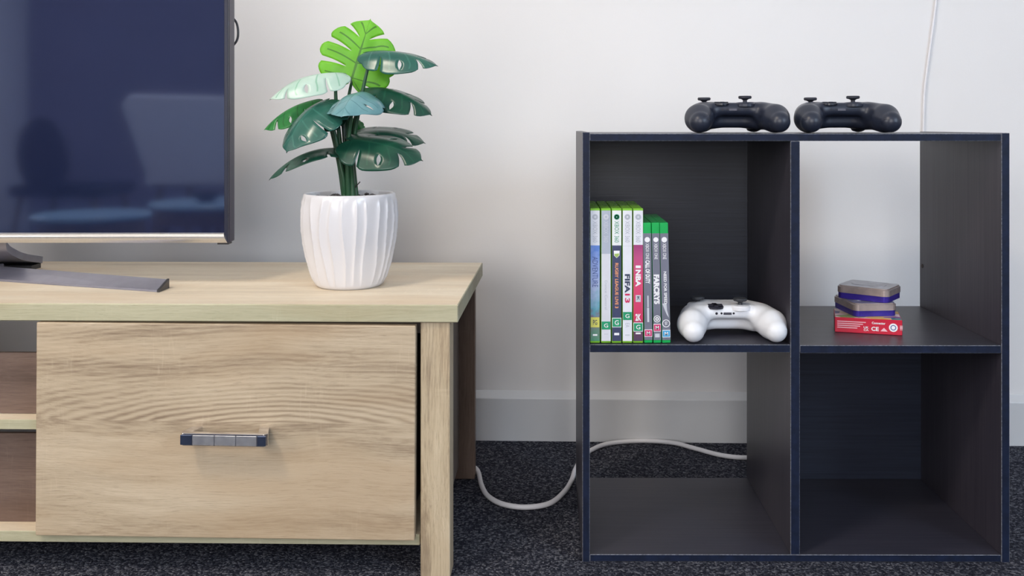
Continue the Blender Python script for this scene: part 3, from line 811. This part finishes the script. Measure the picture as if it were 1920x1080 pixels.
# ------------------------------------------------------------------ gamepads (surface from a smooth-blended distance field)
def surface_net(F, xs, ys, zs):
    s = F < 0
    nx, ny, nz = F.shape
    acc = np.zeros((nx-1, ny-1, nz-1, 3)); cnt = np.zeros((nx-1, ny-1, nz-1))
    corners = [(i, j, k) for i in (0, 1) for j in (0, 1) for k in (0, 1)]
    def C(c): i, j, k = c; return F[i:nx-1+i, j:ny-1+j, k:nz-1+k]
    for a in corners:
        for ax in range(3):
            if a[ax] == 1: continue
            b = list(a); b[ax] = 1; b = tuple(b)
            fa, fb = C(a), C(b); m = (fa < 0) != (fb < 0)
            t = np.where(m, fa/(fa-fb+1e-20), 0)
            for d in range(3):
                acc[..., d] += np.where(m, a[d]+(t if d == ax else 0), 0)
            cnt += m
    idx = -np.ones(cnt.shape, int); act = cnt > 0; idx[act] = np.arange(act.sum())
    ii = np.argwhere(act); pos = acc[act]/cnt[act][:, None]+ii
    h = xs[1]-xs[0]
    verts = np.stack([xs[0]+pos[:, 0]*h, ys[0]+pos[:, 1]*h, zs[0]+pos[:, 2]*h], 1)
    faces = []
    for ax in range(3):
        sl0 = [slice(1, -1)]*3; sl0[ax] = slice(0, -1); sl1 = [slice(1, -1)]*3; sl1[ax] = slice(1, None)
        A, B = s[tuple(sl0)], s[tuple(sl1)]
        q = np.argwhere(A != B)
        if not len(q): continue
        g = q.copy()
        o = [1, 1, 1]; o[ax] = 0; g = g+np.array(o)
        u, v = [(1, 2), (2, 0), (0, 1)][ax]
        def off(du, dv):
            w = g.copy(); w[:, u] += du; w[:, v] += dv; return idx[w[:, 0], w[:, 1], w[:, 2]]
        f = np.stack([off(-1, -1), off(0, -1), off(0, 0), off(-1, 0)], 1)
        flip = ~A[q[:, 0], q[:, 1], q[:, 2]]
        f[flip] = f[flip][:, ::-1]
        faces.append(f)
    return verts, np.concatenate(faces)
def smin(a, b, k):
    h = np.clip(.5+.5*(b-a)/k, 0, 1); return b*(1-h)+a*h-k*h*(1-h)
def gamepad_mesh():
    h = .00125
    xs = np.arange(-.085, .085, h); ys = np.arange(-.072, .066, h); zs = np.arange(-.004, .060, h)
    X, Y, Zz = np.meshgrid(xs, ys, zs, indexing='ij'); X = np.abs(X)
    def cone(a, b, ra, rb, fz=1.0):
        a = np.array(a); b = np.array(b); d = b-a
        t = np.clip(((X-a[0])*d[0]+(Y-a[1])*d[1]+(Zz-a[2])*d[2])/d.dot(d), 0, 1)
        return np.sqrt((X-a[0]-t*d[0])**2+(Y-a[1]-t*d[1])**2+(Zz-a[2]-t*d[2])**2*fz)-(ra+(rb-ra)*t)
    def rbox(c, hh, r):
        q = [np.abs(V-cc)-(e-r) for V, cc, e in zip((X, Y, Zz), c, hh)]
        return np.sqrt(sum(np.maximum(v, 0)**2 for v in q))+np.minimum(np.maximum(q[0], np.maximum(q[1], q[2])), 0)-r
    # body slopes down slightly towards the far edge
    core = rbox((0, .023, .0350), (.046, .032, .0085), .0075)
    low = rbox((0, .031, .0215), (.044, .024, .0135), .009)
    should = cone((.034, .026, .0275), (.0500, .010, .0258), .0165, .0178)
    mid = cone((.0500, .010, .0258), (.0570, -.020, .0222), .0178, .0192)
    grip = cone((.0570, -.020, .0222), (.0585, -.040, .0170), .0192, .0158)
    F = smin(core, low, .007)
    F = smin(F, smin(np.minimum(should, mid), np.minimum(grip, mid), .010), .014)
    face = rbox((0, .020, .0385), (.034, .026, .0062), .005)
    F = smin(F, face, .008)
    v, f = surface_net(F, xs, ys, zs)
    me = bpy.data.meshes.new('gamepad_body'); me.from_pydata(v.tolist(), [], f.tolist()); me.update(); me.shade_smooth()
    return me
pad_src = gamepad_mesh()
def gamepad(px, Yc, zrest, label, body, trig, stick, dpad, accents, group=None, rz=0., scale=1.0, pitch=0.0):
    X = (px-VX)/FPX*Yc
    r = empty('gamepad', (X, Yc, zrest), rz, label, 'game controller', group); r.scale = (scale,)*3
    r.rotation_euler = (pitch, 0, rz)
    me = pad_src.copy(); b = obj('body', me, body, r)
    # battery cover / grip seams
    for s in (-1, 1):
        ln = []
        for k in range(9):
            a = -0.9+1.8*k/8
            ln.append(Vector((s*(.0585+.0164*math.sin(a)), -.0385-.0164*math.cos(a), .0200)))
        obj('grip_seam', tube(ln, .0004, 6), trig, r)
        tb = lathe([(.006, -.011), (.0105, -.0085), (.0130, -.002), (.0130, .004), (.010, .010), (.005, .012)], 24)
        for v in tb.verts: v.co = Vector((v.co.x*1.12, v.co.y*1.25, v.co.z*1.1))
        obj('trigger', tb, trig, r, smooth=True, loc=(s*.040, .046, .0150), rot=(-.35, 0, 0))
        bb = box(-.021, .021, -.007, .007, -.004, .004, .003, 3)
        for v in bb.verts: v.co.y -= (v.co.x*s)**2*9
        obj('bumper', bb, trig, r, smooth=True, loc=(s*.034, .051, .033), rot=(0, s*.10, -s*.18))
    for (x, y, zt_) in ((-.042, .024, .0422), (.0160, .000, .0440)):
        base = lathe([(.0155, -.004), (.0155, 0), (.0135, .0022), (.009, .0028)], 32)
        sb_ = obj('stick_base', base, body, r, smooth=False, loc=(x, y, zt_))
        st_ = lathe([(.0035, 0), (.0030, .0045), (.0055, .0062), (.0092, .0070), (.0099, .0082), (.0099, .0100), (.0090, .0112), (.0078, .0108), (.001, .0102)], 32)
        obj('thumbstick', st_, stick, r, smooth=False, loc=(x, y, zt_+.0012))
    dp = lathe([(.0125, -.002), (.0125, .0008), (.011, .0018)], 32)
    box(-.0035, .0035, -.0105, .0105, .0012, .0034, .0006, bm=dp); box(-.0105, .0105, -.0035, .0035, .0012, .0034, .0006, bm=dp)
    obj('directional_pad', dp, dpad, r, loc=(-.0205, -.001, .0440))
    for k, (dx, dy) in enumerate(((0, -.0095), (.0095, 0), (-.0095, 0), (0, .0095))):
        bt = lathe([(.0052, -.002), (.0052, .0012), (.0040, .0024), (.0015, .0028)], 20)
        obj('face_button', bt, accents[k], r, smooth=True, loc=(.040+dx, .024+dy, .0424))
    for x in (-.010, .0, .010):
        obj('menu_button', lathe([(.0036, -.001), (.0036, .0010), (.0025, .0016)], 16), accents[4], r, smooth=False, loc=(x, .022, .0447))
    # ports on the near face
    yy = -.0092
    obj('headset_jack', lathe([(.0019, -.0006), (.0019, .0006)], 16), I['black'], r, loc=(-.0200, yy, .0355), rot=(PI/2, 0, 0))
    pb_ = bmesh.new()
    box(-.0060, .0060, -.0008, .0008, -.0020, .0016, .0004, bm=pb_)
    obj('expansion_port', pb_, accents[5], r, loc=(-.0040, yy, .0355))
    for x in (-.0128, .0048): obj('port_pin', lathe([(.0016, -.0007), (.0016, .0007)], 14), I['black'], r, loc=(x, yy, .0357), rot=(PI/2, 0, 0))
    return r
PB = plain('matte_black_gamepad_shell', (.017, .022, .040), .36, noise=.06); PT = plain('gloss_black_trigger', (.010, .013, .025), .25)
PS = plain('black_rubber_stick', (.020, .022, .035), .55)
WB = plain('white_gamepad_shell', (.78, .79, .83), .32, noise=.015); WT = plain('white_gloss_trigger', (.70, .72, .80), .25)
gb = 'black gamepads on top of the cube shelf'
ZTOP = SH-.002
gamepad(1377, 1.442, ZTOP, 'matte black gamepad on the cube shelf top, directly above the cell of game cases', PB, PT, PS, PT, [PS]*4+[PS, plain('dull_port', (.10, .10, .13), .4)], gb)
gamepad(1579.5, 1.442, ZTOP, 'matte black gamepad on the cube shelf top, nearer the hanging wall cord', PB, PT, PS, PT, [PS]*4+[PS, plain('dull_port', (.10, .10, .13), .4)], gb)
gamepad(1367, 1.385, ZM1+.0003, 'white gamepad with black sticks lying beside the game cases', WB, WT, plain('dark_stick', (.03, .033, .04), .5), I['black'],
        [plain('green_button', (.12, .35, .06), .2), plain('red_button', (.55, .03, .08), .2), plain('blue_button', (.05, .1, .5), .2), plain('yellow_button', (.6, .45, .05), .2), WB, plain('dark_port', (.05, .05, .07), .5)])

# ------------------------------------------------------------------ card box and tins
ZR = ZM1-.001
bx = empty('card_box', (.4362, 1.4215, ZR+.0002), -.275, 'small red printed card box at the bottom of the stack', 'box')
redm = plain('red_printed_card', (.56, .005, .035), .35, noise=.06)
BW, BH, BD = .0950, .0222, .068
bb = box(0, BW, 0, BD, 0, BH, .0006)
obj('carton', bb, redm, bx)
tm = NT('colourful_card_top'); tc = tm.coords(); vv = tm.add('ShaderNodeTexVoronoi'); tm.link(tc, vv.inputs['Vector']); vv.inputs['Scale'].default_value = 45
sc_ = tm.add('ShaderNodeSeparateColor'); tm.link(vv.outputs['Color'], sc_.inputs[0])
rn = tm.ramp(sc_.outputs[0], [(0, (.80, .35, .40)), (.3, (.85, .75, .75)), (.5, (.75, .45, .02)), (.7, (.02, .25, .2)), (.9, (.25, .10, .30))]); tm.n[-1] if False else None
tm.link(rn, tm.b.inputs['Base Color'])
obj('printed_lid', box(.001, BW-.001, .001, BD-.001, BH, BH+.0003), tm.m, bx)
obj('yellow_stripe', box(.066, .080, .0005, .012, BH+.0003, BH+.0005), plain('yellow_print', (.8, .5, .02), .4), bx)
obj('teal_stripe', box(.080, .094, .0005, .012, BH+.0003, BH+.0005), plain('teal_print', (.02, .22, .20), .4), bx)
for k in range(4):
    obj('fine_print', box(.0035, .044-.004*k, -.0003, 0, .0158-k*.0030, .0171-k*.0030), I['palepink'], bx)
def ht(txt, x, z, L, Hh, m=I['white'], bold=.02): return obj('lettering', text_mesh(txt, L, Hh, bold), m, bx, loc=(x, -.0005, z), rot=(PI/2, 0, 0))
ht('UK', .0445, .0092, .0070, .0032); ht('CA', .0445, .0055, .0070, .0030)
ht('CE', .0570, .0078, .0105, .0062, bold=.03)
obj('print_mark', prism([(.0645, .0048), (.0745, .0048), (.0695, .0100)], -.0005, 0), I['palepink'], bx)
ht('Connector', .0620, .0165, .0190, .0034, bold=.03)
for (r_, m_) in ((.0062, 'white'), (.0040, 'blue'), (.0028, 'white')):
    b = bmesh.new(); vs = [b.verts.new((.0825+r_*math.cos(2*PI*k/24), -.0004-.0001*(.0062-r_)/.001, .0110+r_*math.sin(2*PI*k/24))) for k in range(24)]; b.faces.new(vs); obj('seal', b, I[m_], bx)
ht('www', .0935, .0110, .0040, .0080, I['palepink'])

M['tin_lid'] = plain('bronze_tin_lid', (.52, .42, .39), .35, metal=.55, noise=.12, nscale=60)
M['tin_top'] = plain('embossed_grey_tin_top', (.42, .42, .47), .35, metal=.5, noise=.15, nscale=80)
M['tin_base'] = plain('violet_blue_tin_base', (.06, .035, .36), .28, metal=.4, noise=.1)
def tin(loc, rz, w, d, h, lab):
    r = empty('metal_tin', loc, rz, lab, 'tin', 'small metal tins stacked on the red box')
    hb = h*.52
    base = prism(rounded_rect(0, 0, w-.002, d-.002, .009, 6), 0, hb, 'XY'); obj('tin_base', base, M['tin_base'], r, label='violet-blue tin base')
    bmm = prism(rounded_rect(0, 0, w, d, .010, 6), hb-.0015, h, 'XY')
    tops = [e for e in bmm.edges if all(v.co.z > h-.0001 for v in e.verts)]
    bmesh.ops.bevel(bmm, geom=tops, offset=.0022, segments=3, affect='EDGES')
    for f in bmm.faces:
        f.material_index = 1 if f.normal.z > .8 else 0
    lid = obj('lid', bmm, [M['tin_lid'], M['tin_top']], r)
    e = prism(rounded_rect(0, 0, w*.62, d*.40, .008, 5), h-.0002, h+.0005, 'XY', .0002)
    obj('embossed_plate', e, M['tin_top'], lid)
    for s in (-1, 1): obj('hinge', box(-.004+s*w*.25, .004+s*w*.25, d/2-.001, d/2+.0012, hb-.003, hb+.003, .0005), M['tin_lid'], lid)
    return r
tz = ZR+.0002+BH+.0006
tin((.4950, 1.4640, tz), .09, .068, .084, .0195, 'lower bronze and violet tin lying directly on the red box')
tin((.5040, 1.4700, tz+.0201), -.66, .080, .067, .0200, 'topmost bronze and violet tin of the stack')

# ------------------------------------------------------------------ cords
fpx = [(820, 862), (860, 866), (888, 876), (897, 886), (903, 910), (915, 930), (942, 945), (985, 951), (1030, 944), (1058, 922), (1072, 900), (1078, 882), (1090, 860),
       (1107, 845), (1140, 832), (1200, 826.5), (1260, 830), (1300, 840), (1350, 853), (1398, 858), (1470, 855), (1560, 845), (1650, 840)]
pts = []
for px, py in fpx:
    Y = (CAMZ-.0045)*FPX/(py-VY); X = (px-VX)/FPX*Y; Y = min(Y, WY(X)-.006); pts.append(Vector((X, Y, .0045)))
fc = obj('floor_cable', tube(catmull(pts, 8), .0042, 10), M['cable'], smooth=True)
tag(fc, 'thick white cable looping over the carpet between cabinet and cube shelf', 'cable')
wp = []
for (px, py) in ((1757, -60), (1755, 0), (1749, 50), (1741, 110), (1734, 165), (1732, 210), (1731.5, 260), (1733, 330), (1738, 420), (1744, 520), (1748, 600)):
    for _ in range(3):
        Y = WY((px-VX)/FPX*1.82)+.013-.0035; p = P(px, py, Y)
    wp.append(p)
wp.append(Vector((wp[-1].x-.004, wp[-1].y-.02, .085))); wp.append(Vector((wp[-1].x, wp[-1].y-.015, .02)))
wc = obj('wall_cord', tube(catmull(wp, 6), .0026, 8), M['cable'], smooth=True)
tag(wc, 'thin white cord hanging down the wall behind the cube shelf', 'cord')

# ------------------------------------------------------------------ furniture behind the viewer, seen mirrored in the screen
M['pale_top'] = plain('pale_blue_table_top', (.30, .48, .62), .3)
M['table_wood'] = plain('brown_table_wood', (.22, .14, .09), .5, noise=.2)
M['white_fab'] = plain('white_chair_shell', (.72, .74, .82), .6); M['dark_fab'] = plain('dark_chair_back', (.012, .014, .03), .6)
def side_table(x, y, r, lab):
    t = empty('side_table', (x, y, 0), .3, lab, 'table')
    obj('table_top', lathe([(r-.004, .345), (r, .348), (r, .357), (r-.003, .360)], 48), M['pale_top'], t)
    obj('apron', lathe([(r*.86, .295), (r*.88, .345)], 48), M['table_wood'], t)
    for k in range(4):
        a = PI/4+k*PI/2
        obj('leg', tube([Vector((r*.9*math.cos(a), r*.9*math.sin(a), 0)), Vector((r*.74*math.cos(a), r*.74*math.sin(a), .30))], [.011, .016], 10), M['table_wood'], t)
side_table(-1.30, .12, .16, 'low round side table with pale blue top mirrored in the screen, nearer')
side_table(-1.10, -.30, .20, 'low round side table with pale blue top mirrored in the screen, farther')
bw = obj('bowl', lathe([(.02, 0), (.045, .02), (.05, .03), (.047, .03), (.02, .006)], 24), M['dark_fab'], loc=(-1.12, -.30, .3602)); tag(bw, 'small dark bowl on the farther pale blue side table', 'bowl')
def chair(x, y, rz, back, seatm, lab, sh_h=.43, top_=.72, wt=.25, wb_=.16, oval=False):
    t = empty('lounge_chair', (x, y, 0), rz, lab, 'chair')
    obj('seat', prism(rounded_rect(0, 0, .46, .44, .08, 5), sh_h-.05, sh_h, 'XY', .012), seatm, t)
    if oval: pts = [(.115*math.cos(2*PI*k/28), .47+.18*math.sin(2*PI*k/28)) for k in range(28)]
    else: pts = [(-wb_, sh_h-.04), (wb_, sh_h-.04), (wt, top_-.03), (wt-.03, top_), (-wt+.03, top_+.01), (-wt, top_-.03)]
    obj('backrest', prism(pts, -.03, .0, 'XZ', .008), back, t, loc=(0, .24, 0), rot=(-.12, 0, 0))
    for sx in (-1, 1):
        for sy in (-1, 1):
            obj('leg', tube([Vector((sx*.21, sy*.19, 0)), Vector((sx*.17, sy*.15, sh_h-.04))], [.010, .014], 8), M['table_wood'], t)
chair(-1.30, -.95, .0, M['white_fab'], M['white_fab'], 'white lounge chair with flared back mirrored in the screen')
chair(-2.28, -1.75, .0, M['dark_fab'], M['dark_fab'], 'dark chair with oval back mirrored in the screen', sh_h=.33, oval=True)
